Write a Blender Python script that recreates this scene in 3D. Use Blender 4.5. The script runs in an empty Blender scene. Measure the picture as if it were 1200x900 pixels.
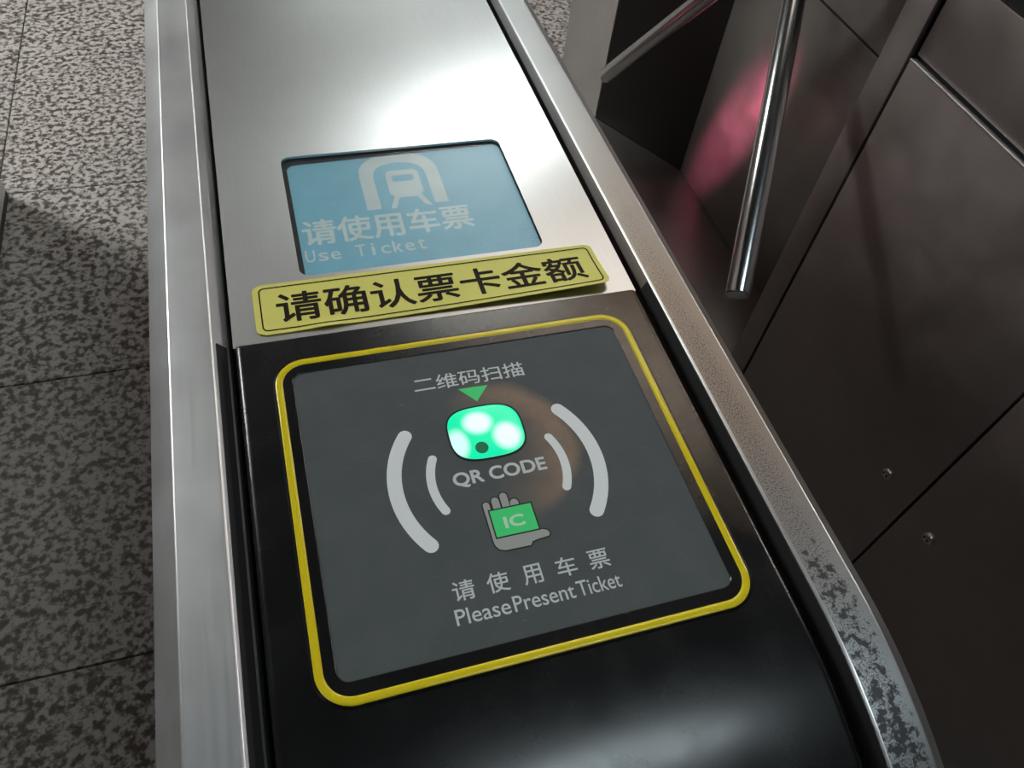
import bpy, bmesh, math, random
from mathutils import Vector, Matrix
random.seed(7)
S = bpy.context.scene
COL = S.collection

# ------------------------------------------------------------------ camera
TOP = 1.0                       # height of the console top above the floor
cam_d = bpy.data.cameras.new('camera')
cam_d.sensor_width = 36.0
cam_d.lens = 36.0 * 917.07 / 1200.0
cam_d.clip_start = 0.01
cam = bpy.data.objects.new('camera', cam_d)
COL.objects.link(cam)
RX = Vector((0.95673324, -0.27483611, 0.09553335))
RY = Vector((-0.16172595, -0.77523623, -0.61061731))
RZ = Vector((0.2418806, 0.56874766, -0.7861424))
cam.matrix_world = Matrix(((RX.x, -RY.x, -RZ.x, 0.0), (RX.y, -RY.y, -RZ.y, 0.0),
                           (RX.z, -RY.z, -RZ.z, TOP + 0.3), (0, 0, 0, 1)))
S.camera = cam

# ------------------------------------------------------------------ world, exposure
W = bpy.data.worlds.new('world')
S.world = W
W.use_nodes = True
W.node_tree.nodes['Background'].inputs[0].default_value = (0.5, 0.5, 0.52, 1)
W.node_tree.nodes['Background'].inputs[1].default_value = 0.05
S.view_settings.view_transform = 'Standard'
S.view_settings.look = 'None'
S.view_settings.gamma = 1.0
S.view_settings.use_curve_mapping = False
S.view_settings.exposure = 0.0
try:
    S.cycles.use_denoising = True
    S.cycles.max_bounces = 8
    S.cycles.sample_clamp_indirect = 6.0
except Exception:
    pass

LAMP_WHITE = 17.0               # radiance of the white ceiling lamps
LAMP_WARM = 2.1                 # radiance of the warm white panel
LAMPS = [                       # x, y, length along x, width along y, radiance, colour
    (0.95, 3.08, 0.80, 0.18, LAMP_WHITE * 2.0, (0.93, 1.0, 0.98)),
    (0.58, -0.42, 0.80, 0.16, 19.0, (0.80, 0.95, 1.0)),
    (-2.35, 3.08, 1.20, 0.50, 66.0, (0.98, 1.0, 0.98)),
    (-2.35, -0.42, 1.20, 0.16, LAMP_WHITE, (0.95, 0.98, 1.0)),
    (4.25, 3.08, 1.20, 0.16, LAMP_WHITE * 3.5, (1.0, 0.95, 0.94)),
    (4.25, 1.33, 1.20, 0.30, LAMP_WHITE * 2.5, (1.0, 0.96, 0.95)),
    (0.95, 5.10, 1.20, 0.40, LAMP_WHITE * 0.45, (0.93, 1.0, 0.98)),
]


# ------------------------------------------------------------------ helpers
def obj(name, bm, mat, parent=None, smooth=None):
    me = bpy.data.meshes.new(name)
    bmesh.ops.recalc_face_normals(bm, faces=bm.faces[:])
    bm.to_mesh(me)
    bm.free()
    for m in (mat if isinstance(mat, (list, tuple)) else [mat]):
        me.materials.append(m)
    if smooth is not None:
        for p in me.polygons:
            p.use_smooth = True
        me.set_sharp_from_angle(angle=math.radians(smooth))
    o = bpy.data.objects.new(name, me)
    COL.objects.link(o)
    if parent is not None:
        attach(o, parent)
    return o


def attach(o, parent):
    """parent o keeping the world coordinates its mesh was built in"""
    o.parent = parent
    t = Vector((0, 0, 0))
    p = parent
    while p is not None:
        t += p.location
        p = p.parent
    o.location = -t


def thing(name, label, cat, loc=(0, 0, 0), group=None):
    o = bpy.data.objects.new(name, None)
    o.empty_display_size = 0.1
    COL.objects.link(o)
    o.location = loc
    o['label'] = label
    o['category'] = cat
    if group:
        o['group'] = group
    return o


def box(bm, x0, x1, y0, y1, z0, z1, bev=0.0, seg=2):
    v = [bm.verts.new((x, y, z)) for x in (x0, x1) for y in (y0, y1) for z in (z0, z1)]
    f = [(0, 1, 3, 2), (4, 6, 7, 5), (0, 4, 5, 1), (2, 3, 7, 6), (0, 2, 6, 4), (1, 5, 7, 3)]
    fs = [bm.faces.new([v[i] for i in q]) for q in f]
    if bev:
        es = list({e for q in fs for e in q.edges})
        bmesh.ops.bevel(bm, geom=es, offset=bev, segments=seg, profile=0.5, affect='EDGES')
    return bm


def nbox(*a, **k):
    return box(bmesh.new(), *a, **k)


def prism(bm, pts, z0, z1):
    """extrude a polygon given in x, y between two heights"""
    a = [bm.verts.new((x, y, z0)) for x, y in pts]
    b = [bm.verts.new((x, y, z1)) for x, y in pts]
    bm.faces.new(a[::-1])
    bm.faces.new(b)
    n = len(pts)
    for i in range(n):
        bm.faces.new((a[i], a[(i + 1) % n], b[(i + 1) % n], b[i]))
    return bm


def rrect(x0, x1, y0, y1, r, n=10):
    pts = []
    for cx, cy, a0 in ((x1 - r, y1 - r, 0), (x0 + r, y1 - r, 90), (x0 + r, y0 + r, 180), (x1 - r, y0 + r, 270)):
        for i in range(n + 1):
            a = math.radians(a0 + 90 * i / n)
            pts.append((cx + r * math.cos(a), cy + r * math.sin(a)))
    return pts


def ring(bm, loops):
    """loops: list of (points, z) with equal counts, swept into a closed band"""
    rows = [[bm.verts.new((x, y, z)) for x, y in pts] for pts, z in loops]
    n = len(rows[0])
    m = len(rows)
    for k in range(m):
        a, b = rows[k], rows[(k + 1) % m]
        for i in range(n):
            bm.faces.new((a[i], a[(i + 1) % n], b[(i + 1) % n], b[i]))
    return bm


def round_poly(pts, radii, n=4):
    out = []
    m = len(pts)
    for i in range(m):
        p = Vector(pts[i]); a = Vector(pts[i - 1]); b = Vector(pts[(i + 1) % m])
        r = radii[i] if isinstance(radii, (list, tuple)) else radii
        if r <= 0:
            out.append(tuple(p)); continue
        u = (a - p).normalized(); v = (b - p).normalized()
        ang = u.angle(v)
        t = min(r / math.tan(ang / 2), 0.45 * (a - p).length, 0.45 * (b - p).length)
        p0 = p + u * t; p1 = p + v * t
        for k in range(n + 1):
            s = k / n
            q = p0 * (1 - s) ** 2 + p * 2 * s * (1 - s) + p1 * s ** 2
            out.append(tuple(q))
    return out


BEND_Y, BEND_R = 0.085, 0.20


def console_path(y_far, z_end, arc=28):
    """samples (kind, value) of the console line: flat top, quarter bend, then down the front"""
    s = [('y', y_far)]
    y = y_far
    while y - 0.12 > BEND_Y + 0.05:
        y -= 0.12
        s.append(('y', y))
    for i in range(arc + 1):
        s.append(('a', math.radians(90.0 * i / arc)))
    s.append(('z', z_end))
    return s


def console_point(k, v, dz, top):
    if k == 'y':
        return v, top + dz
    if k == 'a':
        return BEND_Y - (BEND_R + dz) * math.sin(v), top - BEND_R + (BEND_R + dz) * math.cos(v)
    return BEND_Y - (BEND_R + dz), v


def sweep(bm, prof, path, top):
    rows = []
    for k, v in path:
        row = []
        for x, dz in prof:
            y, z = console_point(k, v, dz, top)
            row.append(bm.verts.new((x, y, z)))
        rows.append(row)
    n = len(prof)
    for a, b in zip(rows, rows[1:]):
        for i in range(n):
            bm.faces.new((a[i], a[(i + 1) % n], b[(i + 1) % n], b[i]))
    bm.faces.new(rows[0])
    bm.faces.new(rows[-1][::-1])
    return bm


def tube(bm, p0, p1, r, seg=24, cap=0.0):
    p0 = Vector(p0); p1 = Vector(p1)
    d = (p1 - p0).normalized()
    u = d.orthogonal().normalized(); w = d.cross(u)
    prof = [(0.0, r)] + [((p1 - p0).length - cap, r)]
    if cap:
        for i in range(1, 5):
            a = math.pi / 2 * i / 4
            prof.append(((p1 - p0).length - cap + cap * math.sin(a), r - cap + cap * math.cos(a)))
    rows = []
    for t, rr in prof:
        rows.append([bm.verts.new(p0 + d * t + (u * math.cos(2 * math.pi * i / seg) + w * math.sin(2 * math.pi * i / seg)) * rr) for i in range(seg)])
    for a, b in zip(rows, rows[1:]):
        for i in range(seg):
            bm.faces.new((a[i], a[(i + 1) % seg], b[(i + 1) % seg], b[i]))
    bm.faces.new(rows[0][::-1]); bm.faces.new(rows[-1])
    return bm


def lathe(bm, base, axis, prof, seg=32):
    base = Vector(base); d = Vector(axis).normalized()
    u = d.orthogonal().normalized(); w = d.cross(u)
    rows = []
    for t, rr in prof:
        rows.append([bm.verts.new(base + d * t + (u * math.cos(2 * math.pi * i / seg) + w * math.sin(2 * math.pi * i / seg)) * max(rr, 1e-5)) for i in range(seg)])
    for a, b in zip(rows, rows[1:]):
        for i in range(seg):
            bm.faces.new((a[i], a[(i + 1) % seg], b[(i + 1) % seg], b[i]))
    bm.faces.new(rows[0][::-1]); bm.faces.new(rows[-1])
    return bm


def text_bm(body, x0, x1, y0, y1, z, thick=0.0001, bold=0.0, warp=None):
    """lettering as a thin mesh fitted to a box on the console plane"""
    cu = bpy.data.curves.new('lettering', 'FONT')
    cu.body = body
    cu.size = 1.0
    cu.resolution_u = 4
    cu.offset = 0.0
    cu.extrude = 0.0
    o = bpy.data.objects.new('lettering', cu)
    COL.objects.link(o)
    dg = bpy.context.evaluated_depsgraph_get()
    dg.update()
    me = bpy.data.meshes.new_from_object(o.evaluated_get(dg))
    bm = bmesh.new()
    bm.from_mesh(me)
    bpy.data.objects.remove(o); bpy.data.curves.remove(cu); bpy.data.meshes.remove(me)
    xs = [v.co.x for v in bm.verts]; ys = [v.co.y for v in bm.verts]
    ax, bx, ay, by = min(xs), max(xs), min(ys), max(ys)
    for v in bm.verts:
        v.co.x = x0 + (v.co.x - ax) / (bx - ax) * (x1 - x0)
        v.co.y = y0 + (v.co.y - ay) / (by - ay) * (y1 - y0)
        v.co.z = z
    r = bmesh.ops.extrude_face_region(bm, geom=bm.faces[:])
    for v in r['geom']:
        if isinstance(v, bmesh.types.BMVert):
            v.co.z += thick
    if bold:                      # heavier strokes: copies nudged around the outline
        h = (y1 - y0) * bold
        src = bm.copy()
        tmp = bpy.data.meshes.new('tmp')
        src.to_mesh(tmp); src.free()
        for q in range(6):
            a = math.pi / 3 * q
            k0 = len(bm.verts)
            bm.from_mesh(tmp)
            bm.verts.ensure_lookup_table()
            for v in bm.verts[k0:]:
                v.co.x += h * math.cos(a); v.co.y += h * math.sin(a); v.co.z -= 1e-7 * (q + 1)
        bpy.data.meshes.remove(tmp)
    if warp:
        for v in bm.verts:
            v.co.z += warp(v.co.x, v.co.y)
    return bm


def polish_ridges(bm, xs, w=0.0011):
    for f in bm.faces:
        c = f.calc_center_median()
        if any(abs(c.x - x) < w for x in xs) and len(f.verts) == 4:
            f.material_index = 1
    return bm


# ------------------------------------------------------------------ materials
def mat(name):
    m = bpy.data.materials.new(name)
    m.use_nodes = True
    return m, m.node_tree.nodes, m.node_tree.links, m.node_tree.nodes['Principled BSDF']


def plain(name, col, rough=0.5, metal=0.0, spec=0.5, coat=0.0):
    m, n, l, b = mat(name)
    b.inputs['Base Color'].default_value = (*col, 1)
    b.inputs['Roughness'].default_value = rough
    b.inputs['Metallic'].default_value = metal
    b.inputs['Specular IOR Level'].default_value = spec
    b.inputs['Coat Weight'].default_value = coat
    return m


def emit(name, col, strength):
    m, n, l, b = mat(name)
    b.inputs['Base Color'].default_value = (*[c * 0.3 for c in col], 1)
    b.inputs['Emission Color'].default_value = (*col, 1)
    b.inputs['Emission Strength'].default_value = strength
    b.inputs['Roughness'].default_value = 0.6
    return m


def node(n, t, **k):
    x = n.new(t)
    for a, v in k.items():
        setattr(x, a, v)
    return x


def mapped(n, l, scale, src='Object'):
    tc = n.new('ShaderNodeTexCoord')
    mp = n.new('ShaderNodeMapping')
    mp.inputs['Scale'].default_value = scale
    l.new(tc.outputs[src], mp.inputs['Vector'])
    return mp.outputs['Vector']


def noise(n, l, vec, scale, detail=3.0, rough=0.55):
    t = n.new('ShaderNodeTexNoise')
    t.inputs['Scale'].default_value = scale
    t.inputs['Detail'].default_value = detail
    t.inputs['Roughness'].default_value = rough
    l.new(vec, t.inputs['Vector'])
    return t.outputs['Fac']


def ramp(n, l, fac, stops, interp='LINEAR'):
    r = n.new('ShaderNodeValToRGB')
    r.color_ramp.interpolation = interp
    e = r.color_ramp.elements
    while len(e) < len(stops):
        e.new(0.5)
    for el, (p, c) in zip(e, stops):
        el.position = p
        el.color = (*c, 1) if isinstance(c, (tuple, list)) else (c, c, c, 1)
    l.new(fac, r.inputs['Fac'])
    return r.outputs['Color']


def maprange(n, l, v, a, b, c, d):
    r = n.new('ShaderNodeMapRange')
    r.inputs[1].default_value = a; r.inputs[2].default_value = b
    r.inputs[3].default_value = c; r.inputs[4].default_value = d
    l.new(v, r.inputs[0])
    return r.outputs[0]


def math_(n, l, op, a, b):
    r = n.new('ShaderNodeMath'); r.operation = op
    for i, x in enumerate((a, b)):
        if isinstance(x, (int, float)):
            r.inputs[i].default_value = x
        else:
            l.new(x, r.inputs[i])
    return r.outputs[0]


def mixc(n, l, f, a, b):
    r = n.new('ShaderNodeMix'); r.data_type = 'RGBA'
    for i, x in ((0, f), (6, a), (7, b)):
        if isinstance(x, (int, float)):
            r.inputs[i].default_value = x
        elif isinstance(x, tuple):
            r.inputs[i].default_value = (*x, 1)
        else:
            l.new(x, r.inputs[i])
    return r.outputs[2]


def bump(n, l, b, h, strength, dist):
    bp = n.new('ShaderNodeBump')
    bp.inputs['Strength'].default_value = strength
    bp.inputs['Distance'].default_value = dist
    l.new(h, bp.inputs['Height'])
    l.new(bp.outputs['Normal'], b.inputs['Normal'])


def brushed(name, col, rough, stretch, metal=1.0, bs=0.06, blotch=0.12):
    """brushed stainless steel: fine scratches stretched along one axis plus broad cloudy wear"""
    m, n, l, b = mat(name)
    v = mapped(n, l, stretch)
    fine = noise(n, l, v, 1.0, 4.0, 0.6)
    v2 = mapped(n, l, (1, 1, 1))
    cloud = noise(n, l, v2, 14.0, 4.0, 0.6)
    c = mixc(n, l, maprange(n, l, cloud, 0.35, 0.7, 0, 1), tuple(x * (1 - blotch) for x in col), tuple(min(1, x * (1 + blotch)) for x in col))
    l.new(c, b.inputs['Base Color'])
    b.inputs['Metallic'].default_value = metal
    r = math_(n, l, 'ADD', maprange(n, l, cloud, 0.3, 0.7, rough - 0.04, rough + 0.05), maprange(n, l, fine, 0.3, 0.7, -0.04, 0.04))
    l.new(r, b.inputs['Roughness'])
    bump(n, l, b, fine, bs, 0.0004)
    return m


def steel_plate():
    m, n, l, b = mat('brushed_console_steel')
    v = mapped(n, l, (1400, 22, 1400))
    fine = noise(n, l, v, 1.0, 4.0, 0.6)
    v2 = mapped(n, l, (1, 1, 1))
    cloud = noise(n, l, v2, 16.0, 4.0, 0.6)
    c = mixc(n, l, math_(n, l, 'ADD', math_(n, l, 'MULTIPLY', cloud, 0.5), math_(n, l, 'MULTIPLY', fine, 0.5)), (0.48, 0.485, 0.485), (0.66, 0.66, 0.655))
    l.new(c, b.inputs['Base Color'])
    b.inputs['Metallic'].default_value = 1.0
    b.inputs['Roughness'].default_value = 0.29
    b.inputs['Anisotropic'].default_value = 0.65
    b.inputs['Anisotropic Rotation'].default_value = 0.0
    tg = n.new('ShaderNodeTangent'); tg.direction_type = 'UV_MAP'; tg.uv_map = 'UVMap'
    l.new(tg.outputs[0], b.inputs['Tangent'])
    return m


def worn_rail():
    """bare steel with dark pitting that grows towards the bend at the near end"""
    m, n, l, b = mat('pitted_rail_steel')
    v = mapped(n, l, (1, 1, 1))
    tc = n.new('ShaderNodeTexCoord')
    sp = n.new('ShaderNodeSeparateXYZ'); l.new(tc.outputs['Object'], sp.inputs[0])
    y = sp.outputs[1]
    fine = noise(n, l, v, 1500.0, 3.0, 0.6)
    patch = noise(n, l, v, 260.0, 5.0, 0.62)
    cloud = noise(n, l, v, 30.0, 3.0, 0.5)
    # pits along the middle of the top face
    x = math_(n, l, 'SUBTRACT', sp.outputs[0], 0.1935)
    ax = math_(n, l, 'ABSOLUTE', x, 0.0)
    mid = maprange(n, l, ax, 0.003, 0.0115, 1, 0)
    f_amt = math_(n, l, 'MULTIPLY', maprange(n, l, y, 0.42, 0.20, 0, 1), mid)
    p_amt = math_(n, l, 'MULTIPLY', maprange(n, l, y, 0.13, 0.04, 0, 1), mid)
    pf = math_(n, l, 'SUBTRACT', math_(n, l, 'ADD', fine, math_(n, l, 'MULTIPLY', f_amt, 0.10)), 0.0)
    m1 = maprange(n, l, pf, 0.58, 0.70, 0, 0.8)
    pp = math_(n, l, 'ADD', math_(n, l, 'ADD', patch, math_(n, l, 'MULTIPLY', cloud, 0.25)), math_(n, l, 'MULTIPLY', p_amt, 0.16))
    m2 = maprange(n, l, pp, 0.725, 0.785, 0, 0.9)
    m1 = math_(n, l, 'MULTIPLY', m1, maprange(n, l, f_amt, 0.0, 0.5, 0, 1))
    m2 = math_(n, l, 'MULTIPLY', m2, maprange(n, l, p_amt, 0.0, 0.3, 0, 1))
    mk = math_(n, l, 'MAXIMUM', m1, m2)
    base = mixc(n, l, math_(n, l, 'MULTIPLY', maprange(n, l, y, 0.46, 0.26, 0, 1), maprange(n, l, y, 0.07, 0.17, 0.1, 1)), (0.43, 0.44, 0.445), (0.37, 0.31, 0.265))
    c = mixc(n, l, mk, base, (0.06, 0.056, 0.06))
    l.new(c, b.inputs['Base Color'])
    b.inputs['Metallic'].default_value = 1.0
    rr = math_(n, l, 'ADD', maprange(n, l, cloud, 0.3, 0.7, 0.42, 0.48), math_(n, l, 'MULTIPLY', mk, 0.15))
    l.new(rr, b.inputs['Roughness'])
    bump(n, l, b, math_(n, l, 'SUBTRACT', 1.0, mk), 0.15, 0.0003)
    return m


def granite(joints=False):
    m, n, l, b = mat('speckled_granite')
    tc = n.new('ShaderNodeTexCoord')
    oi = n.new('ShaderNodeObjectInfo')
    ad = n.new('ShaderNodeVectorMath'); ad.operation = 'ADD'
    sc = n.new('ShaderNodeVectorMath'); sc.operation = 'SCALE'
    sc.inputs[3].default_value = 37.0
    cb = n.new('ShaderNodeCombineXYZ')
    for i in range(3):
        l.new(oi.outputs['Random'], cb.inputs[i])
    l.new(cb.outputs[0], sc.inputs[0])
    l.new(tc.outputs['Object'], ad.inputs[0]); l.new(sc.outputs[0], ad.inputs[1])
    v = ad.outputs[0]
    a = noise(n, l, v, 74.0, 2.5, 0.55)
    d = noise(n, l, v, 120.0, 2.0, 0.5)
    col = ramp(n, l, a, [(0.0, (0.045, 0.036, 0.030)), (0.40, (0.085, 0.070, 0.060)), (0.47, (0.22, 0.20, 0.183)), (0.54, (0.44, 0.415, 0.39)), (1.0, (0.54, 0.515, 0.49))])
    col = mixc(n, l, maprange(n, l, d, 0.58, 0.64, 0, 0.6), col, (0.12, 0.10, 0.088))
    if joints:                    # dark joints on the same grid as the tiles
        sp = n.new('ShaderNodeSeparateXYZ'); l.new(tc.outputs['Object'], sp.inputs[0])
        mk = None
        for k_, o_ in ((0, -0.646), (1, 0.538)):
            u = math_(n, l, 'FRACT', math_(n, l, 'DIVIDE', math_(n, l, 'SUBTRACT', sp.outputs[k_], o_ - 60.0 - 0.003), 0.6), 0.0)
            g = math_(n, l, 'LESS_THAN', u, 0.010)
            mk = g if mk is None else math_(n, l, 'MAXIMUM', mk, g)
        col = mixc(n, l, mk, col, (0.05, 0.045, 0.04))
    l.new(col, b.inputs['Base Color'])
    b.inputs['Roughness'].default_value = 0.30
    return m


def smudged_black():
    m, n, l, b = mat('glossy_black_plastic')
    v = mapped(n, l, (1, 1, 1))
    a = noise(n, l, v, 40.0, 4.0, 0.6)
    fine = noise(n, l, v, 900.0, 2.0, 0.5)
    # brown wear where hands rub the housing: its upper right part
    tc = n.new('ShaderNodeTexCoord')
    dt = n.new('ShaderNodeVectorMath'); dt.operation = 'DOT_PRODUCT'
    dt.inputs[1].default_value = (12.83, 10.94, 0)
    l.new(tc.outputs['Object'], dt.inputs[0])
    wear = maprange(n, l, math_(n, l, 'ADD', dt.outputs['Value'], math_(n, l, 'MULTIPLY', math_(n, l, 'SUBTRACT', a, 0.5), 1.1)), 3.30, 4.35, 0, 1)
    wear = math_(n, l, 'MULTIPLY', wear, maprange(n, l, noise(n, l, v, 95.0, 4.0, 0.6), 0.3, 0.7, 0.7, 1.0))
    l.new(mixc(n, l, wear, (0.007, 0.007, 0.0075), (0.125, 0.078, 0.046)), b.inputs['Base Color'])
    l.new(maprange(n, l, a, 0.35, 0.7, 0.23, 0.30), b.inputs['Roughness'])
    b.inputs['Specular IOR Level'].default_value = 0.6
    return m


def grey_face():
    """satin grey front foil, rubbed paler by cards in a ring around the scan window"""
    m, n, l, b = mat('satin_grey_foil')
    v = mapped(n, l, (1, 1, 1))
    a = noise(n, l, v, 55.0, 5.0, 0.62)
    s = noise(n, l, mapped(n, l, (160, 500, 200)), 1.0, 3.0, 0.5)
    c = mixc(n, l, maprange(n, l, a, 0.4, 0.75, 0, 0.5), (0.085, 0.096, 0.099), (0.122, 0.130, 0.131))
    c = mixc(n, l, maprange(n, l, s, 0.70, 0.80, 0, 0.25), c, (0.30, 0.30, 0.30))
    # brownish rubbed band on the upper right side of the scan window
    tc = n.new('ShaderNodeTexCoord')
    mp = n.new('ShaderNodeMapping'); mp.inputs['Location'].default_value = (-0.0745, -0.1800, 0); mp.inputs['Scale'].default_value = (1, 1, 0)
    l.new(tc.outputs['Object'], mp.inputs['Vector'])
    ln = n.new('ShaderNodeVectorMath'); ln.operation = 'LENGTH'; l.new(mp.outputs[0], ln.inputs[0])
    rd = math_(n, l, 'ADD', ln.outputs['Value'], math_(n, l, 'MULTIPLY', math_(n, l, 'SUBTRACT', a, 0.5), 0.012))
    inner = maprange(n, l, rd, 0.010, 0.030, 0.25, 1)
    outer = maprange(n, l, rd, 0.034, 0.0395, 1, 0)
    sp = n.new('ShaderNodeSeparateXYZ'); l.new(mp.outputs[0], sp.inputs[0])
    side = maprange(n, l, math_(n, l, 'ADD', sp.outputs[0], math_(n, l, 'MULTIPLY', sp.outputs[1], 0.25)), -0.012, 0.022, 0, 1)
    k = math_(n, l, 'MULTIPLY', math_(n, l, 'MULTIPLY', inner, outer), math_(n, l, 'MULTIPLY', side, maprange(n, l, a, 0.25, 0.7, 0.45, 1.0)))
    c = mixc(n, l, math_(n, l, 'MULTIPLY', k, 0.95), c, (0.36, 0.235, 0.165))
    l.new(c, b.inputs['Base Color'])
    l.new(maprange(n, l, a, 0.3, 0.7, 0.50, 0.60), b.inputs['Roughness'])
    b.inputs['Specular IOR Level'].default_value = 0.3
    return m


M = {}
M['plate'] = steel_plate()
M['rail'] = brushed('smooth_rail_steel', (0.58, 0.585, 0.59), 0.50, (700, 14, 700), blotch=0.10)
M['worn'] = worn_rail()
M['ridge'] = plain('polished_ridge_steel', (0.82, 0.82, 0.81), 0.38, 1.0)
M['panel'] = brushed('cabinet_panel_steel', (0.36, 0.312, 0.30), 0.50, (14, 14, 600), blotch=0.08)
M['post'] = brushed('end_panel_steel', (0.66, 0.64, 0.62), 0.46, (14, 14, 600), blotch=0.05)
M['recess'] = brushed('recess_panel_steel', (0.33, 0.31, 0.29), 0.34, (14, 14, 600), metal=0.85, blotch=0.08)
M['end_black'] = plain('black_enamel', (0.012, 0.011, 0.010), 0.45)
M['dark_gap'] = plain('gasket_and_shade_black', (0.012, 0.011, 0.011), 0.7)
M['plinth'] = plain('black_plinth', (0.02, 0.02, 0.02), 0.45)
M['chrome'] = plain('polished_tube_steel', (0.62, 0.63, 0.635), 0.20, 1.0)
M['satin'] = plain('satin_screw_steel', (0.62, 0.60, 0.56), 0.32, 1.0)
M['granite'] = granite()
M['granite_far'] = granite(True)
M['grout'] = plain('dark_grout', (0.05, 0.045, 0.04), 0.9)
M['ceiling'] = plain('painted_ceiling', (0.58, 0.575, 0.57), 0.8)
M['soffit'] = plain('added_soffit_black', (0.025, 0.023, 0.022), 0.8)
M['wall'] = plain('stone_wall', (0.25, 0.235, 0.22), 0.6)
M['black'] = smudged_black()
M['face'] = grey_face()
M['yellow'] = plain('yellow_line', (0.84, 0.66, 0.02), 0.16)
M['white_print'] = plain('pale_print', (0.70, 0.74, 0.73), 0.4)
M['arc_print'] = plain('white_arc_print', (0.88, 0.91, 0.91), 0.4)
M['green_print'] = plain('green_print', (0.06, 0.82, 0.24), 0.4)
M['green_text'] = plain('pale_green_print', (0.62, 0.95, 0.66), 0.4)
M['hand'] = plain('grey_hand_print', (0.42, 0.43, 0.40), 0.4)
M['outline'] = plain('black_outline_print', (0.012, 0.012, 0.012), 0.5)
M['sticker'] = plain('yellow_sticker_vinyl', (0.86, 0.79, 0.19), 0.45, spec=0.3)
M['sticker_edge'] = plain('sticker_margin', (0.56, 0.52, 0.13), 0.42)
M['ink'] = plain('brown_black_ink', (0.020, 0.011, 0.005), 0.5, spec=0.15)
M['dark_hole'] = emit('leak_lit_hole', (0.006, 0.10, 0.04), 1.0)  # faint emission stands in for green window light leaking into the hole
M['lcd'] = emit('lcd_backlight', (0.15, 0.37, 0.47), 0.78)
M['lcd_ink'] = emit('lcd_pale_pixels', (0.38, 0.45, 0.44), 0.92)


def window_glow():
    """green backlit diffuser of the scanner: it gives off light, hottest over its three lamps"""
    m, n, l, b = mat('green_backlit_diffuser')
    tc = n.new('ShaderNodeTexCoord')
    tot = None
    for cx, cy, rx, ry, p in ((0.0690, 0.1957, 0.0070, 0.0062, 1.0), (0.0808, 0.1862, 0.0066, 0.0074, 1.0), (0.0576, 0.1862, 0.0052, 0.0080, 0.8)):
        mp = n.new('ShaderNodeMapping')
        mp.inputs['Location'].default_value = (-cx / rx, -cy / ry, 0)
        mp.inputs['Scale'].default_value = (1 / rx, 1 / ry, 0)
        l.new(tc.outputs['Object'], mp.inputs['Vector'])
        ln = n.new('ShaderNodeVectorMath'); ln.operation = 'LENGTH'
        l.new(mp.outputs[0], ln.inputs[0])
        r = n.new('ShaderNodeMapRange'); r.interpolation_type = 'SMOOTHSTEP'
        r.inputs[1].default_value = 0.55; r.inputs[2].default_value = 1.25
        r.inputs[3].default_value = p; r.inputs[4].default_value = 0.0
        l.new(ln.outputs['Value'], r.inputs[0])
        tot = r.outputs[0] if tot is None else math_(n, l, 'MAXIMUM', tot, r.outputs[0])
    c = mixc(n, l, tot, (0.0, 0.80, 0.40), (0.85, 1.25, 1.1))
    b.inputs['Base Color'].default_value = (0.02, 0.2, 0.1, 1)
    l.new(c, b.inputs['Emission Color'])
    b.inputs['Emission Strength'].default_value = 1.0
    b.inputs['Roughness'].default_value = 0.25
    return m


M['glow'] = window_glow()


def clear_cover():
    m, n, l, b = mat('hazy_clear_cover')
    n.remove(b)
    out = n['Material Output']
    tr = n.new('ShaderNodeBsdfTransparent'); tr.inputs[0].default_value = (0.9, 0.92, 0.92, 1)
    gl = n.new('ShaderNodeBsdfGlossy'); gl.inputs['Roughness'].default_value = 0.28
    df = n.new('ShaderNodeBsdfDiffuse'); df.inputs[0].default_value = (0.35, 0.36, 0.36, 1)
    lw = n.new('ShaderNodeLayerWeight'); lw.inputs[0].default_value = 0.5
    fac = maprange(n, l, math_(n, l, 'POWER', lw.outputs['Facing'], 3.0), 0, 1, 0.025, 0.5)
    m1 = n.new('ShaderNodeMixShader'); m2 = n.new('ShaderNodeMixShader')
    v = mapped(n, l, (1, 1, 1))
    hz = noise(n, l, v, 60.0, 4.0, 0.6)
    l.new(maprange(n, l, hz, 0.3, 0.75, 0.03, 0.09), m1.inputs[0])
    l.new(tr.outputs[0], m1.inputs[1]); l.new(df.outputs[0], m1.inputs[2])
    l.new(fac, m2.inputs[0])
    l.new(m1.outputs[0], m2.inputs[1]); l.new(gl.outputs[0], m2.inputs[2])
    l.new(m2.outputs[0], out.inputs['Surface'])
    return m


M['cover'] = clear_cover()

# ------------------------------------------------------------------ the hall
RX0, RX1, RY0, RY1, RH = -6.0, 7.0, -5.0, 8.5, 2.9


def struct(name, bm, m, parent=None):
    o = obj(name, bm, m, parent)
    if parent is None:
        o['kind'] = 'structure'
    return o


floor = struct('floor', nbox(RX0, RX1, RY0, RY1, -0.10, -0.004), M['granite_far'])
TX, TY, TP = -0.646, 0.538, 0.6
tile_me = None
for i in range(-3, 5):
    for j in range(-3, 8):
        if tile_me is None:
            o = obj('tile', nbox(0.0015, TP - 0.0015, 0.0015, TP - 0.0015, -0.02, 0.0, bev=0.0012, seg=1), M['granite'])
            tile_me = o.data
        else:
            o = bpy.data.objects.new('tile', tile_me)
            COL.objects.link(o)
        o.parent = floor
        o.location = (TX + i * TP, TY + j * TP, 0)
struct('ceiling', nbox(RX0, RX1, RY0, RY1, RH + 0.10, RH + 0.2), M['ceiling'])
struct('added_soffit_1', nbox(RX0, RX1, -2.4, 2.5, RH - 0.06, RH + 0.10), M['soffit'])  # unseen dark soffit, added to block ceiling bounce over the near lane
struct('wall_left', nbox(RX0 - 0.2, RX0, RY0, RY1, -0.1, RH + 0.2), M['wall'])
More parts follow.
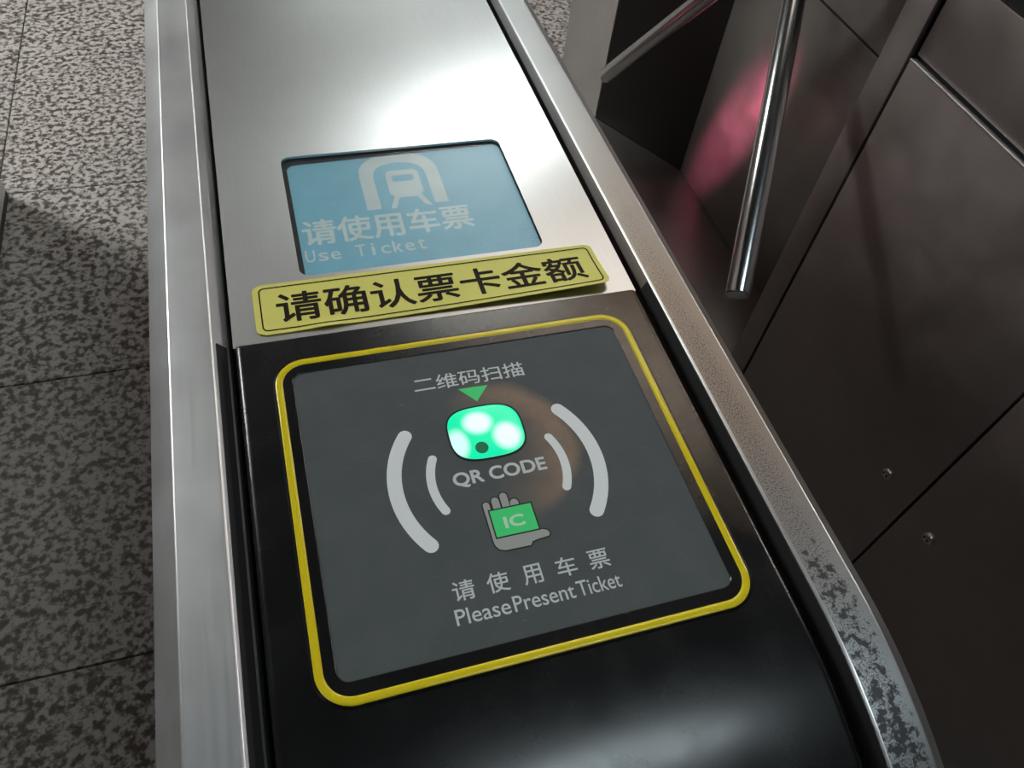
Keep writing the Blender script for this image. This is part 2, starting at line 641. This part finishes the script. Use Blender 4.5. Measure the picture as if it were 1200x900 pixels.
struct('wall_right', nbox(RX1, RX1 + 0.2, RY0, RY1, -0.1, RH + 0.2), M['wall'])
struct('wall_far', nbox(RX0, RX1, RY1, RY1 + 0.2, -0.1, RH + 0.2), M['wall'])
struct('wall_near', nbox(RX0, RX1, RY0 - 0.2, RY0, -0.1, RH + 0.2), M['wall'])

lamp_housing = plain('white_lamp_housing', (0.7, 0.7, 0.7), 0.5)


def ceiling_lamp(x, y, lx, ly, power, col, label, drop=0.0, name='ceiling_light'):
    t = thing(name, label, 'ceiling light', (x, y, RH + 0.10 - drop), 'ceiling lights of the hall')
    z = RH + 0.10 - drop
    bm = bmesh.new()
    o_ = rrect(x - lx / 2 - 0.03, x + lx / 2 + 0.03, y - ly / 2 - 0.03, y + ly / 2 + 0.03, 0.012, 3)
    i_ = rrect(x - lx / 2, x + lx / 2, y - ly / 2, y + ly / 2, 0.01, 3)
    ring(bm, [(o_, z), (o_, z - 0.10), (i_, z - 0.10), (i_, z)])
    obj('housing', bm, lamp_housing, t)
    obj('diffuser', nbox(x - lx / 2 + 0.001, x + lx / 2 - 0.001, y - ly / 2 + 0.001, y + ly / 2 - 0.001, z - 0.095, z - 0.085),
        emit('lamp_diffuser', col, power), t)
    return t


for q, L_ in enumerate(LAMPS):
    ceiling_lamp(*L_, ('white rectangular ceiling lamp over the lane beyond the grey screen', 'white rectangular ceiling lamp above the near bend of the gate',
                       'white rectangular ceiling lamp far left beyond the gates', 'white rectangular ceiling lamp left of the person at the gate',
                       'white rectangular ceiling lamp far right beyond the gates', 'white rectangular ceiling lamp right of the screwed cabinet', 'white rectangular ceiling lamp farthest down the hall')[q], 0.16 if L_[1] < 2.4 else 0.0)
ceiling_lamp(1.05, 1.72, 1.10, 1.10, LAMP_WARM, (1.0, 0.90, 0.80), 'square warm white ceiling panel above the lane right of the reader', 0.16)

# ------------------------------------------------------------------ our gate
X0, X1 = -0.068, 0.2105         # cabinet sides
YF = 1.733                      # far end of the cabinets
PL0, PL1 = -0.0347, 0.1772      # console plate edges
gate = thing('ticket_gate', 'stainless steel ticket gate with blue screen, yellow notice and black card reader', 'ticket gate', (0.0712, 0.85, 0))


def body_bm(x0, x1, yf, top, drop, ch=0.0):
    """closed side profile: flat top, bent front, extruded across"""
    pts = [(yf, 0.06), (yf, top - drop)]
    for i in range(15):
        a = math.radians(90.0 * i / 14)
        pts.append((BEND_Y - (BEND_R - drop) * math.sin(a), top - BEND_R + (BEND_R - drop) * math.cos(a)))
    pts.append((BEND_Y - (BEND_R - drop), 0.06))
    bm = bmesh.new()
    a = [bm.verts.new((x0, y, z)) for y, z in pts]
    b = [bm.verts.new((x1, y, z)) for y, z in pts]
    bm.faces.new(a); bm.faces.new(b[::-1])
    n = len(pts)
    for i in range(n):
        bm.faces.new((a[i], b[i], b[(i + 1) % n], a[(i + 1) % n]))
    return bm


obj('cabinet', body_bm(X0, X1, YF, TOP, 0.034), M['panel'], gate, 30)
obj('plinth', nbox(X0 + 0.012, X1 - 0.012, BEND_Y - BEND_R + 0.05, YF - 0.012, 0.0, 0.07), M['plinth'], gate)
RAIL_TOP = TOP + 0.002
path = console_path(YF, 0.55)
profR = round_poly([(0.1795, -0.0335), (0.1795, -0.0070), (0.1864, 0.0), (0.2060, 0.0), (0.2174, -0.0120), (0.2174, -0.0335)],
                   [0, 0.0016, 0.0016, 0.0016, 0.0015, 0], 5)
cxm = 0.0712
profL = [(2 * cxm - x, z) for x, z in profR]
profR = round_poly([(0.1826, -0.0335), (0.1832, -0.0065), (0.1864, 0.0), (0.2060, 0.0), (0.2174, -0.0120), (0.2174, -0.0335)],
                   [0, 0.0012, 0.0014, 0.0014, 0.0015, 0], 5)
rail_l = obj('side_rail', polish_ridges(sweep(bmesh.new(), profL, path, RAIL_TOP), (2 * cxm - 0.1864, 2 * cxm - 0.2060)), [M['rail'], M['ridge']], gate, 22)
rail_r = obj('side_rail', polish_ridges(sweep(bmesh.new(), profR, path, RAIL_TOP), (0.1864, 0.2060)), [M['worn'], M['ridge']], gate, 22)
rail_r['label'] = 'side rail pitted with dark speckles'

# console plate with the cut-out for the screen
AP = (0.0022, 0.1380, 0.3088, 0.4112)


def plate_bm(y0, y1, hole, z1, th):
    bm = bmesh.new()
    outer = [(PL0, y0), (PL1, y0), (PL1, y1), (PL0, y1)]
    loops = [outer] + ([rrect(*hole, 0.0055, 8)] if hole else [])
    edges = []
    for lp in loops:
        v = [bm.verts.new((x, y, z1)) for x, y in lp]
        edges += [bm.edges.new((v[i], v[(i + 1) % len(v)])) for i in range(len(v))]
    bmesh.ops.triangle_fill(bm, edges=edges, use_beauty=True)
    r = bmesh.ops.extrude_face_region(bm, geom=bm.faces[:])
    for v in r['geom']:
        if isinstance(v, bmesh.types.BMVert):
            v.co.z -= th
    uv = bm.loops.layers.uv.new('UVMap')
    for f in bm.faces:
        for lp in f.loops:
            lp[uv].uv = (lp.vert.co.x, lp.vert.co.y)
    return bm


obj('console_plate', plate_bm(0.2655, YF - 0.02, AP, TOP, 0.0015), M['plate'], gate)

# black strips painting the reader's dark reflection onto the inner bevels
path_n = console_path(0.2700, 0.62)
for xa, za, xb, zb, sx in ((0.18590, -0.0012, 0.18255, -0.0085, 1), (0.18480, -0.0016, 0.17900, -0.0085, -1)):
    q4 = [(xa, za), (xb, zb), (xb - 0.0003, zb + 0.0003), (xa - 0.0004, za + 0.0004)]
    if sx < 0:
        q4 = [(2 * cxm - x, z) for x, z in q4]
    obj('bevel_dark_reflection', sweep(bmesh.new(), q4, path_n, RAIL_TOP), M['dark_gap'], gate)

# screen
SZ = TOP - 0.0052
disp = obj('screen', nbox(AP[0] - 0.0045, AP[1] + 0.0045, AP[2] - 0.0045, AP[3] + 0.0045, SZ - 0.006, SZ), M['lcd'], gate)
disp['label'] = 'pale blue backlit screen'
bm = bmesh.new()
bo = rrect(AP[0] - 0.005, AP[1] + 0.005, AP[2] - 0.005, AP[3] + 0.005, 0.006, 6)
bi = [(x, y + (0.0005 if y > 0.36 else -0.001) - (0.0032 * (0.14 - x) / 0.14 if y > 0.36 else 0)) for x, y in rrect(AP[0] + 0.0028, AP[1] + 0.001, AP[2], AP[3] + 0.0005, 0.005, 6)]
ring(bm, [(bo, SZ + 0.0004), (bi, SZ + 0.0004), (bi, SZ + 0.0001), (bo, SZ + 0.0001)])
bo2 = rrect(AP[0] - 0.0062, AP[1] + 0.0062, AP[2] - 0.0062, AP[3] + 0.0062, 0.006, 6)
ring(bm, [(bo2, SZ - 0.008), (bo2, TOP - 0.0016), (bo, TOP - 0.0016), (bo, SZ - 0.008)])
box(bm, AP[0] - 0.006, AP[1] + 0.006, AP[2] - 0.006, AP[3] + 0.006, SZ - 0.0085, SZ - 0.0075)
obj('screen_gasket', bm, M['dark_gap'], disp)
cov = obj('screen_cover', nbox(AP[0] - 0.004, AP[1] + 0.004, AP[2] - 0.004, AP[3] + 0.004, TOP - 0.0030, TOP - 0.0018), M['cover'], disp)
cov['label'] = 'scuffed clear cover'
kz = 0.3052 / 0.308


def lcd_poly(pts_list, name, parent=disp):
    bm = bmesh.new()
    for pts in pts_list:
        prism(bm, [(x * kz / 1000, y * kz / 1000) for x, y in pts], SZ + 0.00005, SZ + 0.00012)
    return obj(name, bm, M['lcd_ink'], parent)


# the arch over a train front
cx, hw_o, hw_i = 71.3, 24.6, 16.2
out_ = [(cx - hw_o, 364.6), (cx - hw_o, 396)]
for i in range(1, 12):
    a = math.radians(180 - 180 * i / 12)
    out_.append((cx + (hw_o) * math.cos(a) * (1 if True else 0), 396 + 21.0 * math.sin(a) ** 0.85))
out_ += [(cx + hw_o, 396), (cx + hw_o, 365.2)]
inn_ = [(cx + hw_i, 365.2), (cx + hw_i, 394)]
for i in range(1, 12):
    a = math.radians(180 * i / 12)
    inn_.append((cx + hw_i * math.cos(a), 394 + 13.0 * math.sin(a) ** 0.85))
inn_ += [(cx - hw_i, 394), (cx - hw_i, 364.6)]
bm = bmesh.new()
lo = [bm.verts.new((x * kz / 1000, y * kz / 1000, SZ + 0.00010)) for x, y in out_]
li = [bm.verts.new((x * kz / 1000, y * kz / 1000, SZ + 0.00010)) for x, y in inn_[::-1]]
for i in range(len(lo) - 1):
    bm.faces.new((lo[i], lo[i + 1], li[i + 1], li[i]))
obj('arch_symbol', bm, M['lcd_ink'], disp)
lcd_poly([[(62.5, 379), (62.5, 395.5), (65, 399), (80.5, 399), (83, 395.5), (83, 379), (77.5, 375.2), (68, 375.2)][::-1][:0] or
          [(62.5, 377), (83, 377), (83, 388.2), (62.5, 388.2)], [(62.5, 388.2), (66.2, 388.2), (66.2, 394.2), (62.5, 394.2)],
          [(79.3, 388.2), (83, 388.2), (83, 394.2), (79.3, 394.2)], [(62.5, 394.2), (83, 394.2), (83, 396), (80.5, 399), (65, 399), (62.5, 396)],
          [(67.5, 373.2), (78, 373.2), (83, 377), (62.5, 377)], [(60.5, 364), (64, 364), (67.5, 373.2), (64.8, 375.2)], [(82, 364), (85.5, 364), (80.8, 375.2), (78, 373.2)]], 'train_symbol')
obj('lettering', text_bm('请使用车票', 0.0075 * kz, 0.1060 * kz, 0.3402 * kz, 0.3610 * kz, SZ + 0.0001, 0.00005, 0.02), M['lcd_ink'], disp)
bm_use = bmesh.new()
for ch, k in zip('UseTicket', (0, 1, 2, 4, 5, 6, 7, 8, 9)):
    hgt = {'U': 9.4, 'T': 9.4, 'i': 9.4, 'k': 9.4, 't': 8.6}.get(ch, 6.6)
    wd = {'i': 1.8, 't': 4.2}.get(ch, 5.2)
    xc = 6.0 + 3.4 + 6.95 * k
    b2 = text_bm(ch, (xc - wd / 2) * kz / 1000, (xc + wd / 2) * kz / 1000, 0.3268 * kz, (326.8 + hgt) * kz / 1000, SZ + 0.0001, 0.00005, 0.012)
    tmp = bpy.data.meshes.new('tmp'); b2.to_mesh(tmp); b2.free(); bm_use.from_mesh(tmp); bpy.data.meshes.remove(tmp)
obj('lettering', bm_use, M['lcd_ink'], disp)

# yellow notice sticker: lower right corner lifting off
ST = (-0.0230, 0.1640, 0.2706, 0.3052)


def lift(x, y):
    u = max(0.0, min(1.0, (x - 0.02) / 0.144)); v = max(0.0, min(1.0, (0.300 - y) / 0.030))
    w = 0.0042 * (u ** 1.6) * (v ** 1.5)
    w += 0.0010 * math.exp(-((x - 0.012) / 0.010) ** 2) * max(0.0, min(1.0, (0.276 - y) / 0.006))
    return w


def sheet(pts_fn, z, th, nx=60, ny=10):
    """rounded sheet on the console that follows the lifted corner"""
    x0, x1, y0, y1, r = pts_fn
    bm = bmesh.new()
    rows = []
    for j in range(ny + 1):
        y = y0 + (y1 - y0) * j / ny
        dy = min(y - y0, y1 - y)
        ins = r - math.sqrt(max(0.0, r * r - (r - dy) ** 2)) if dy < r else 0.0
        rows.append([(x0 + ins + (x1 - x0 - 2 * ins) * i / nx, y) for i in range(nx + 1)])
    top = [[bm.verts.new((x, y, z + th + lift(x, y))) for x, y in r_] for r_ in rows]
    bot = [[bm.verts.new((x, y, z + lift(x, y))) for x, y in r_] for r_ in rows]
    for g in (top, bot):
        for j in range(ny):
            for i in range(nx):
                bm.faces.new((g[j][i], g[j][i + 1], g[j + 1][i + 1], g[j + 1][i]))
    per = [(0, i) for i in range(nx)] + [(j, nx) for j in range(ny)] + [(ny, i) for i in range(nx, 0, -1)] + [(j, 0) for j in range(ny, 0, -1)]
    for (a, b_), (c, d) in zip(per, per[1:] + per[:1]):
        bm.faces.new((top[a][b_], top[c][d], bot[c][d], bot[a][b_]))
    return bm


stk = obj('notice_sticker', sheet((*ST, 0.0045), TOP + 0.0002, 0.0005, 60, 24), M['sticker'], gate, 30)
stk['label'] = 'yellow notice sticker peeling at its lower right corner'
bm = bmesh.new()
lo_ = rrect(ST[0] + 0.0030, ST[1] - 0.0028, ST[2] + 0.0022, ST[3] - 0.0024, 0.0030, 5)
li_ = rrect(ST[0] + 0.0037, ST[1] - 0.0035, ST[2] + 0.0029, ST[3] - 0.0031, 0.0024, 5)


def dense(pts, step=0.006):
    out = []
    for a, b_ in zip(pts, pts[1:] + pts[:1]):
        k = 24 if math.dist(a, b_) > 0.02 else 1
        out += [(a[0] + (b_[0] - a[0]) * i / k, a[1] + (b_[1] - a[1]) * i / k) for i in range(k)]
    return out


lo_, li_ = dense(lo_), dense(li_)
zt = TOP + 0.00075
ring(bm, [(lo_, zt), (li_, zt), (li_, zt + 0.0001), (lo_, zt + 0.0001)])
for v in bm.verts:
    v.co.z += lift(v.co.x, v.co.y)
obj('border_line', bm, M['ink'], stk)
obj('lettering', text_bm('请确认票卡金额', -0.0118, 0.1535, 0.2772, 0.2972, zt, 0.0001, 0.018, lift), M['ink'], stk)

# black card reader
RT = TOP + 0.0030               # reader top
kr = 0.99                       # reader stands 3 mm proud of the plane its marks were measured on


def rp(x, y):
    return x * kr / 1000, y * kr / 1000


R_Y1 = 0.2648
prof = round_poly([(PL0 + 0.0008, -0.030), (PL0 + 0.0008, 0.0), (PL1 - 0.0012, 0.0), (PL1 - 0.0012, -0.030)], [0, 0.0034, 0.0034, 0], 6)
path_r = console_path(R_Y1, 0.62)
# rounded back edge of the housing
bm = bmesh.new()
rows = []
for t in range(5):
    a = math.radians(90.0 * t / 4)
    rows.append(('b', a))
samples = rows + path_r[1:]
vr = []
rb = 0.0016
for k, v in samples:
    row = []
    for x, dz in prof:
        if k == 'b':
            y = R_Y1 - rb + rb * math.cos(v)
            z = RT + min(dz, 0) if dz < -rb else RT + dz - rb * (1 - math.sin(v)) * (1 + dz / rb)
        else:
            y, z = console_point(k, v, dz, RT)
        row.append(bm.verts.new((x, y, z)))
    vr.append(row)
n_ = len(prof)
for a, b_ in zip(vr, vr[1:]):
    for i in range(n_):
        bm.faces.new((a[i], a[(i + 1) % n_], b_[(i + 1) % n_], b_[i]))
bm.faces.new(vr[0]); bm.faces.new(vr[-1][::-1])
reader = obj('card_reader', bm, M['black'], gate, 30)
reader['label'] = 'glossy black card reader housing'

YO = [v * kr / 1000 for v in (-17.6, 162.9, 86.4, 252.0)]     # yellow line, outer edge
GP = [v * kr / 1000 for v in (-9.3, 154.4, 95.4, 243.8)]      # grey face


def grow(r, d):
    return (r[0] - d, r[1] + d, r[2] - d, r[3] + d)


# raised black surround carrying the yellow line
bm = bmesh.new()
o1 = rrect(*grow(YO, 0.0012), 0.0155, 10); o2 = rrect(*grow(YO, 0.0004), 0.0147, 10)
i1 = rrect(*GP, 0.0048, 10); i2 = rrect(*grow(GP, 0.0004), 0.0052, 10)
ring(bm, [(o1, RT), (o2, RT + 0.0006), (i2, RT + 0.0006), (i1, RT + 0.0003), (i1, RT - 0.0002), (o1, RT - 0.0002)])
obj('reader_surround', bm, M['black'], reader, 20)
bm = bmesh.new()
loops = []
for k in range(7):
    a = math.pi * k / 6
    d = 0.0017 - 0.0017 * math.cos(a)
    loops.append((rrect(*grow(YO, -d), 0.0143 - d, 12), RT + 0.0006 + 0.00040 * math.sin(a)))
ring(bm, loops)
obj('yellow_border', bm, M['yellow'], reader, 60)
bm = bmesh.new()
prism(bm, rrect(*grow(GP, 0.0001), 0.0048, 8), RT - 0.0002, RT + 0.00006)
face = obj('face_panel', bm, M['face'], reader)
face['label'] = 'satin grey face'
FZ = RT + 0.00010


def flat(name, polys, m, z=FZ, th=0.00006, parent=reader):
    bm = bmesh.new()
    for q, pts in enumerate(polys):
        prism(bm, [rp(x, y) for x, y in pts], z, z + th + 2e-7 * q)
    return obj(name, bm, m, parent)


def arc_pts(cx, cy, R, a0, a1, w, n=22):
    a0, a1 = math.radians(a0), math.radians(a1)
    pts = []
    for i in range(n + 1):
        a = a0 + (a1 - a0) * i / n
        pts.append((cx + (R + w / 2) * math.cos(a), cy + (R + w / 2) * math.sin(a)))
    ex, ey = cx + R * math.cos(a1), cy + R * math.sin(a1)
    for i in range(1, 8):
        b = a1 + math.pi * i / 8
        pts.append((ex + w / 2 * math.cos(b), ey + w / 2 * math.sin(b)))
    for i in range(n + 1):
        a = a1 + (a0 - a1) * i / n
        pts.append((cx + (R - w / 2) * math.cos(a), cy + (R - w / 2) * math.sin(a)))
    ex, ey = cx + R * math.cos(a0), cy + R * math.sin(a0)
    for i in range(1, 8):
        b = a0 + math.pi + math.pi * i / 8
        pts.append((ex + w / 2 * math.cos(b), ey + w / 2 * math.sin(b)))
    return pts


for a0, a1, R_, w in ((180 - 37, 180 + 37, 46.3, 6.5), (-37, 37, 46.3, 6.5), (180 - 26, 180 + 26, 30.4, 4.0), (-26, 26, 30.9, 4.0)):
    flat('signal_arc', [arc_pts(72.6, 169.9, R_, a0, a1, w)], M['arc_print'])
flat('arrow', [[(65.8, 219.2), (80.3, 218.8), (72.9, 210.2)]], M['green_print'])


# scan window: softly squared lens set in the face
def squircle(cx, cy, a, b, p, n=48):
    pts = []
    for i in range(n):
        t = 2 * math.pi * i / n
        c, s = math.cos(t), math.sin(t)
        pts.append((cx + a * math.copysign(abs(c) ** (2 / p), c), cy + b * math.copysign(abs(s) ** (2 / p), s)))
    return pts


LC = (72.7, 192.7)
bm = bmesh.new()
q0 = [rp(*p) for p in squircle(*LC, 18.1, 15.0, 3.1)]
q1 = [rp(*p) for p in squircle(*LC, 17.4, 14.3, 3.1)]
ring(bm, [(q0, FZ), (q0, FZ + 0.0003), (q1, FZ + 0.0003), (q1, FZ)])
obj('window_rim', bm, M['dark_gap'], reader)
bm = bmesh.new()
levels = [(1.0, 0.0), (1.0, 0.00025), (0.97, 0.00045), (0.85, 0.0007), (0.6, 0.0009), (0.3, 0.001)]
rows = [[bm.verts.new((*rp(LC[0] + (x - LC[0]) * s, LC[1] + (y - LC[1]) * s), FZ + h)) for x, y in squircle(*LC, 17.4, 14.3, 3.1)] for s, h in levels]
for a, b_ in zip(rows, rows[1:]):
    for i in range(48):
        bm.faces.new((a[i], a[(i + 1) % 48], b_[(i + 1) % 48], b_[i]))
bm.faces.new(rows[-1])
bm.faces.new(rows[0][::-1])
win = obj('scan_window', bm, M['glow'], reader, 40)
win['label'] = 'glowing green scan window'
bm = bmesh.new()
hx, hy = rp(68.4, 184.0)
lathe(bm, (hx, hy, FZ + 0.0004), (0, 0, 1), [(0, 0.0030), (0.0006, 0.0030), (0.0007, 0.0027), (0.0007, 0.0)], 24)
obj('scanner_eye', bm, M['dark_hole'], reader)

# printed words
def words(body, x0, x1, y0, y1, m, bold=0.0, z=FZ):
    a, b_ = rp(x0, y0), rp(x1, y1)
    return obj('lettering', text_bm(body, a[0], b_[0], a[1], b_[1], z, 0.00006, bold), m, reader)


words('二维码扫描', 45.5, 100.4, 221.0, 229.8, M['white_print'], 0.008)
words('QR CODE', 51.9, 94.6, 166.0, 173.6, M['white_print'], 0.035)
for ch, x0, x1 in (('请', 39.6, 48.6), ('使', 53.9, 63.0), ('用', 69.2, 77.2), ('车', 83.7, 92.3), ('票', 98.1, 106.9)):
    words(ch, x0, x1, 115.9, 124.3, M['white_print'], 0.010)
words('Please', 38.3, 60.6, 106.2, 112.7, M['white_print'], 0.008)
words('Present', 62.1, 88.0, 106.2, 112.7, M['white_print'], 0.008)
words('Ticket', 89.4, 108.2, 106.2, 112.7, M['white_print'], 0.008)

# hand holding a card
def capsule(x, y0, y1, r, n=8):
    pts = [(x - r, y0)] + [(x + r, y0)]
    for i in range(n + 1):
        a = math.pi * i / n
        pts.append((x + r * math.cos(a), y1 - r + r * math.sin(a)))
    return pts


palm = [(61.4, 154.5), (61.4, 138.0), (61.8, 135.6), (63.2, 133.7), (65.5, 132.9), (76.6, 132.7), (77.6, 134.2), (79.6, 134.7), (85.2, 135.2),
        (86.0, 136.2), (85.4, 137.8), (83.6, 138.7), (80.0, 139.1), (75.0, 138.6), (64.0, 139.0), (63.4, 152.0), (63.4, 154.5)]


fingers = [capsule(62.75, 150, 156.6, 1.45), capsule(67.1, 150, 158.1, 1.65), capsule(71.2, 150, 159.6, 1.65), capsule(75.1, 151.5, 155.7, 1.85)]
around = [(0.6 * math.cos(math.pi * q / 6), 0.6 * math.sin(math.pi * q / 6)) for q in range(12)]
flat('hand_outline', [[(x + dx, y + dy) for x, y in p] for p in fingers + [palm] for dx, dy in around], M['outline'], FZ, 0.00006)
flat('hand_symbol', fingers + [palm], M['hand'], FZ, 0.00011)
flat('card_outline', [[(62.75, 138.65), (82.65, 138.65), (82.65, 152.65), (62.75, 152.65)]], M['outline'], FZ, 0.00015)
flat('card_symbol', [[(63.4, 139.3), (82.0, 139.3), (82.0, 152.0), (63.4, 152.0)]], M['green_print'], FZ, 0.00018)
words('IC', 68.4, 77.0, 142.7, 147.8, M['green_text'], 0.05, FZ + 0.00019)

# ------------------------------------------------------------------ gate on the left (its far corner shows)
DXL = -0.823
lg = thing('ticket_gate', 'steel ticket gate at the left edge, only its far lower corner showing', 'ticket gate', (0.0712 + DXL, 0.85, 0))
bm = body_bm(X0 + DXL, X1 - 0.0062 + DXL, YF, TOP, 0.034)
for v in bm.verts:
    if v.co.z < 0.07:
        v.co.z = 0.022
es = [e for e in bm.edges if all(abs(v.co.y - YF) < 1e-6 for v in e.verts) and abs(e.verts[0].co.z - e.verts[1].co.z) > 0.3]
bmesh.ops.bevel(bm, geom=es, offset=0.012, segments=3, profile=0.5, affect='EDGES')
obj('cabinet', bm, M['post'], lg, 30)
obj('plinth', nbox(X0 + 0.012 + DXL, X1 - 0.008 + DXL, BEND_Y - BEND_R + 0.05, YF - 0.004, 0.0, 0.022), M['plinth'], lg)
for prf in (profL, profR):
    obj('side_rail', sweep(bmesh.new(), [(x + DXL, z) for x, z in prf], path, RAIL_TOP), M['rail'], lg, 22)
bm = plate_bm(BEND_Y, YF - 0.02, None, TOP, 0.0015)
for v in bm.verts:
    v.co.x += DXL
obj('console_plate', bm, M['plate'], lg)

# ------------------------------------------------------------------ gate on the right, across the lane
GX = 0.76                       # its side facing us
rg = thing('ticket_gate', 'dark steel ticket gate across the lane with screwed side panels and a deep recess', 'ticket gate', (0.90, 0.85, 0))
Z_T = TOP - 0.057               # top of the side panels
Z_D = TOP - 0.161               # top of the door panel
RXW = 0.89                      # recess wall
Z_R = TOP - 0.785               # recess floor
pb = 0.0012


def panel(name, y0, y1, z0, z1, x=GX, th=0.009, m='panel', bev=pb):
    return obj(name, nbox(x, x + th, y0, y1, z0, z1, bev=bev, seg=2), M[m], rg, 40)


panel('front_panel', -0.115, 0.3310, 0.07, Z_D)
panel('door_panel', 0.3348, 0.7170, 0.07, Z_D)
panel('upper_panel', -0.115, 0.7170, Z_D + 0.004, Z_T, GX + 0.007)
obj('door_edge_glint', nbox(GX - 0.0006, GX + 0.0066, 0.3352, 0.7166, Z_D - 0.0028, Z_D + 0.0004, bev=0.0005, seg=1), M['ridge'], rg)  # added bright strip, paints in the light caught by the door's top edge
panel('edge_strip', 0.7222, 0.7670, 0.07, Z_T)
obj('backing', nbox(GX + 0.013, GX + 0.03, -0.11, 0.764, 0.07, TOP - 0.02), M['dark_gap'], rg)
panel('recess_panel', 0.86, 1.306, Z_R, TOP - 0.2735, RXW, 0.009, 'recess')
# the upper recess panel leans back from the lane
bm = bmesh.new()
y0, y1 = 0.86, 1.306
sec = [(RXW + 0.002, TOP - 0.2705), (RXW + 0.040, TOP - 0.035), (RXW + 0.050, TOP - 0.035), (RXW + 0.011, TOP - 0.2705)]
a = [bm.verts.new((x, y0, z)) for x, z in sec]; b_ = [bm.verts.new((x, y1, z)) for x, z in sec]
bm.faces.new(a); bm.faces.new(b_[::-1])
for i in range(4):
    bm.faces.new((a[i], b_[i], b_[(i + 1) % 4], a[(i + 1) % 4]))
obj('recess_head', bm, M['recess'], rg)


def wall_strip(name, p0, p1, z0, z1, th, m):
    p0 = Vector(p0); p1 = Vector(p1)
    d = (p1 - p0).normalized(); nrm = Vector((-d.y, d.x)) * th
    if nrm.x < 0:
        nrm = -nrm
    return obj(name, prism(bmesh.new(), [tuple(p0), tuple(p1), tuple(p1 + nrm), tuple(p0 + nrm)], z0, z1), m, rg)


wall_strip('recess_end', (RXW, 1.306), (GX + 0.0045, 1.533), Z_R, TOP - 0.035, 0.008, M['end_black'])
wall_strip('recess_cheek', (GX + 0.004, 0.764), (RXW, 0.86), Z_R, TOP - 0.035, 0.008, M['recess'])
obj('recess_floor', prism(bmesh.new(), [(GX + 0.001, 0.768), (RXW, 0.86), (RXW, 1.306), (GX + 0.001, 1.533)], Z_R - 0.01, Z_R), M['recess'], rg)
panel('skirt_panel', 0.7690, 1.5330, 0.07, Z_R - 0.011)
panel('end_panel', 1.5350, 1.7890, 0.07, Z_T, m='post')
obj('core', nbox(0.945, 1.0385, -0.10, 1.785, 0.07, TOP - 0.034), M['panel'], rg)
obj('plinth', nbox(GX + 0.013, 1.026, -0.05, 1.775, 0.0, 0.07), M['plinth'], rg)
DXR = 1.0385 - X1
path_f = console_path(1.789, 0.55)
for prf in (profL, profR):
    obj('side_rail', sweep(bmesh.new(), [(x + DXR, z) for x, z in prf], path_f, RAIL_TOP), M['rail'], rg, 22)
bm = plate_bm(BEND_Y, 1.77, None, TOP, 0.0015)
for v in bm.verts:
    v.co.x += DXR
obj('console_plate', bm, M['plate'], rg)
# screws with paired spanner holes
for sy, sz in ((0.386, TOP - 0.599), (0.284, TOP - 0.601)):
    s = obj('screw', lathe(bmesh.new(), (GX, sy, sz), (-1, 0, 0), [(0, 0.0085), (0.004, 0.0085), (0.0062, 0.0070), (0.0072, 0.0040), (0.0074, 0.0)], 20), M['satin'], rg, 40)
    bm = bmesh.new()
    for dy in (-0.0033, 0.0033):
        lathe(bm, (GX - 0.0060, sy + dy, sz), (-1, 0, 0), [(0, 0.0019), (0.0014, 0.0019)], 12)
    obj('spanner_hole', bm, M['dark_gap'], s)

# ------------------------------------------------------------------ tripod barrier hanging in the lane
HP = Vector((0.75, 0.99, TOP - 0.11))
E1 = Vector((0.520, 0.560, TOP - 0.370))
E2 = Vector((0.660, 1.322, TOP - 0.540))
d1 = (E1 - HP).normalized(); d2 = (E2 - HP).normalized(); d3 = d2.cross(d1).normalized()
ax_ = (d1 + d2 + d3).normalized()
tri = thing('tripod_barrier', 'polished steel tripod barrier with arms hanging beside the recessed dark cabinet', 'turnstile', tuple(HP))
obj('hub', lathe(bmesh.new(), HP - ax_ * 0.135, ax_, [(0, 0.044), (0.075, 0.044), (0.09, 0.05), (0.135, 0.05), (0.155, 0.042), (0.170, 0.02), (0.173, 0.0)], 36), M['chrome'], tri, 35)
for d in (d1, d2, d3):
    obj('arm', tube(bmesh.new(), HP + d * 0.02, HP + d * ((E1 - HP).length if d is d1 else (E2 - HP).length), 0.0155, 32, 0.003), M['chrome'], tri, 40)

# ------------------------------------------------------------------ added unseen red lamp on our gate, cone shaped for the recess's pink band
LP = Vector((0.2115, 1.36, TOP - 0.72))
lamp_b = obj('added_lamp', lathe(bmesh.new(), LP, (1, 0, 0), [(0, 0.030), (0.006, 0.030), (0.008, 0.027), (0.008, 0.0)], 28), M['dark_gap'], gate, 30)
obj('lens', lathe(bmesh.new(), LP + Vector((0.0082, 0, 0)), (1, 0, 0), [(0, 0.024), (0.003, 0.021), (0.005, 0.012), (0.0055, 0.0)], 28), emit('added_lamp_lens', (1.0, 0.10, 0.22), 3.0), lamp_b, 40)
BAND_ROLL = -20.0
sd = bpy.data.lights.new('added_lamp_light', 'SPOT')
sd.energy = 42.0
sd.color = (1.0, 0.17, 0.34)
sd.spot_size = math.radians(42)
sd.spot_blend = 1.0
sd.shadow_soft_size = 0.015
so = bpy.data.objects.new('added_lamp_light', sd)
COL.objects.link(so)
so.location = LP + Vector((0.02, 0, 0))
aim = (Vector((RXW, 1.180, TOP - 0.60)) - so.location).to_track_quat('-Z', 'Y')
so.rotation_euler = (aim.to_matrix() @ Matrix.Rotation(math.radians(BAND_ROLL), 3, 'Z')).to_euler()
so.scale = (0.30, 1.0, 1.0)
obj('mount', nbox(0.845, RXW + 0.012, 0.93, 1.04, TOP - 0.16, TOP - 0.05, bev=0.006), M['satin'], tri, 40)
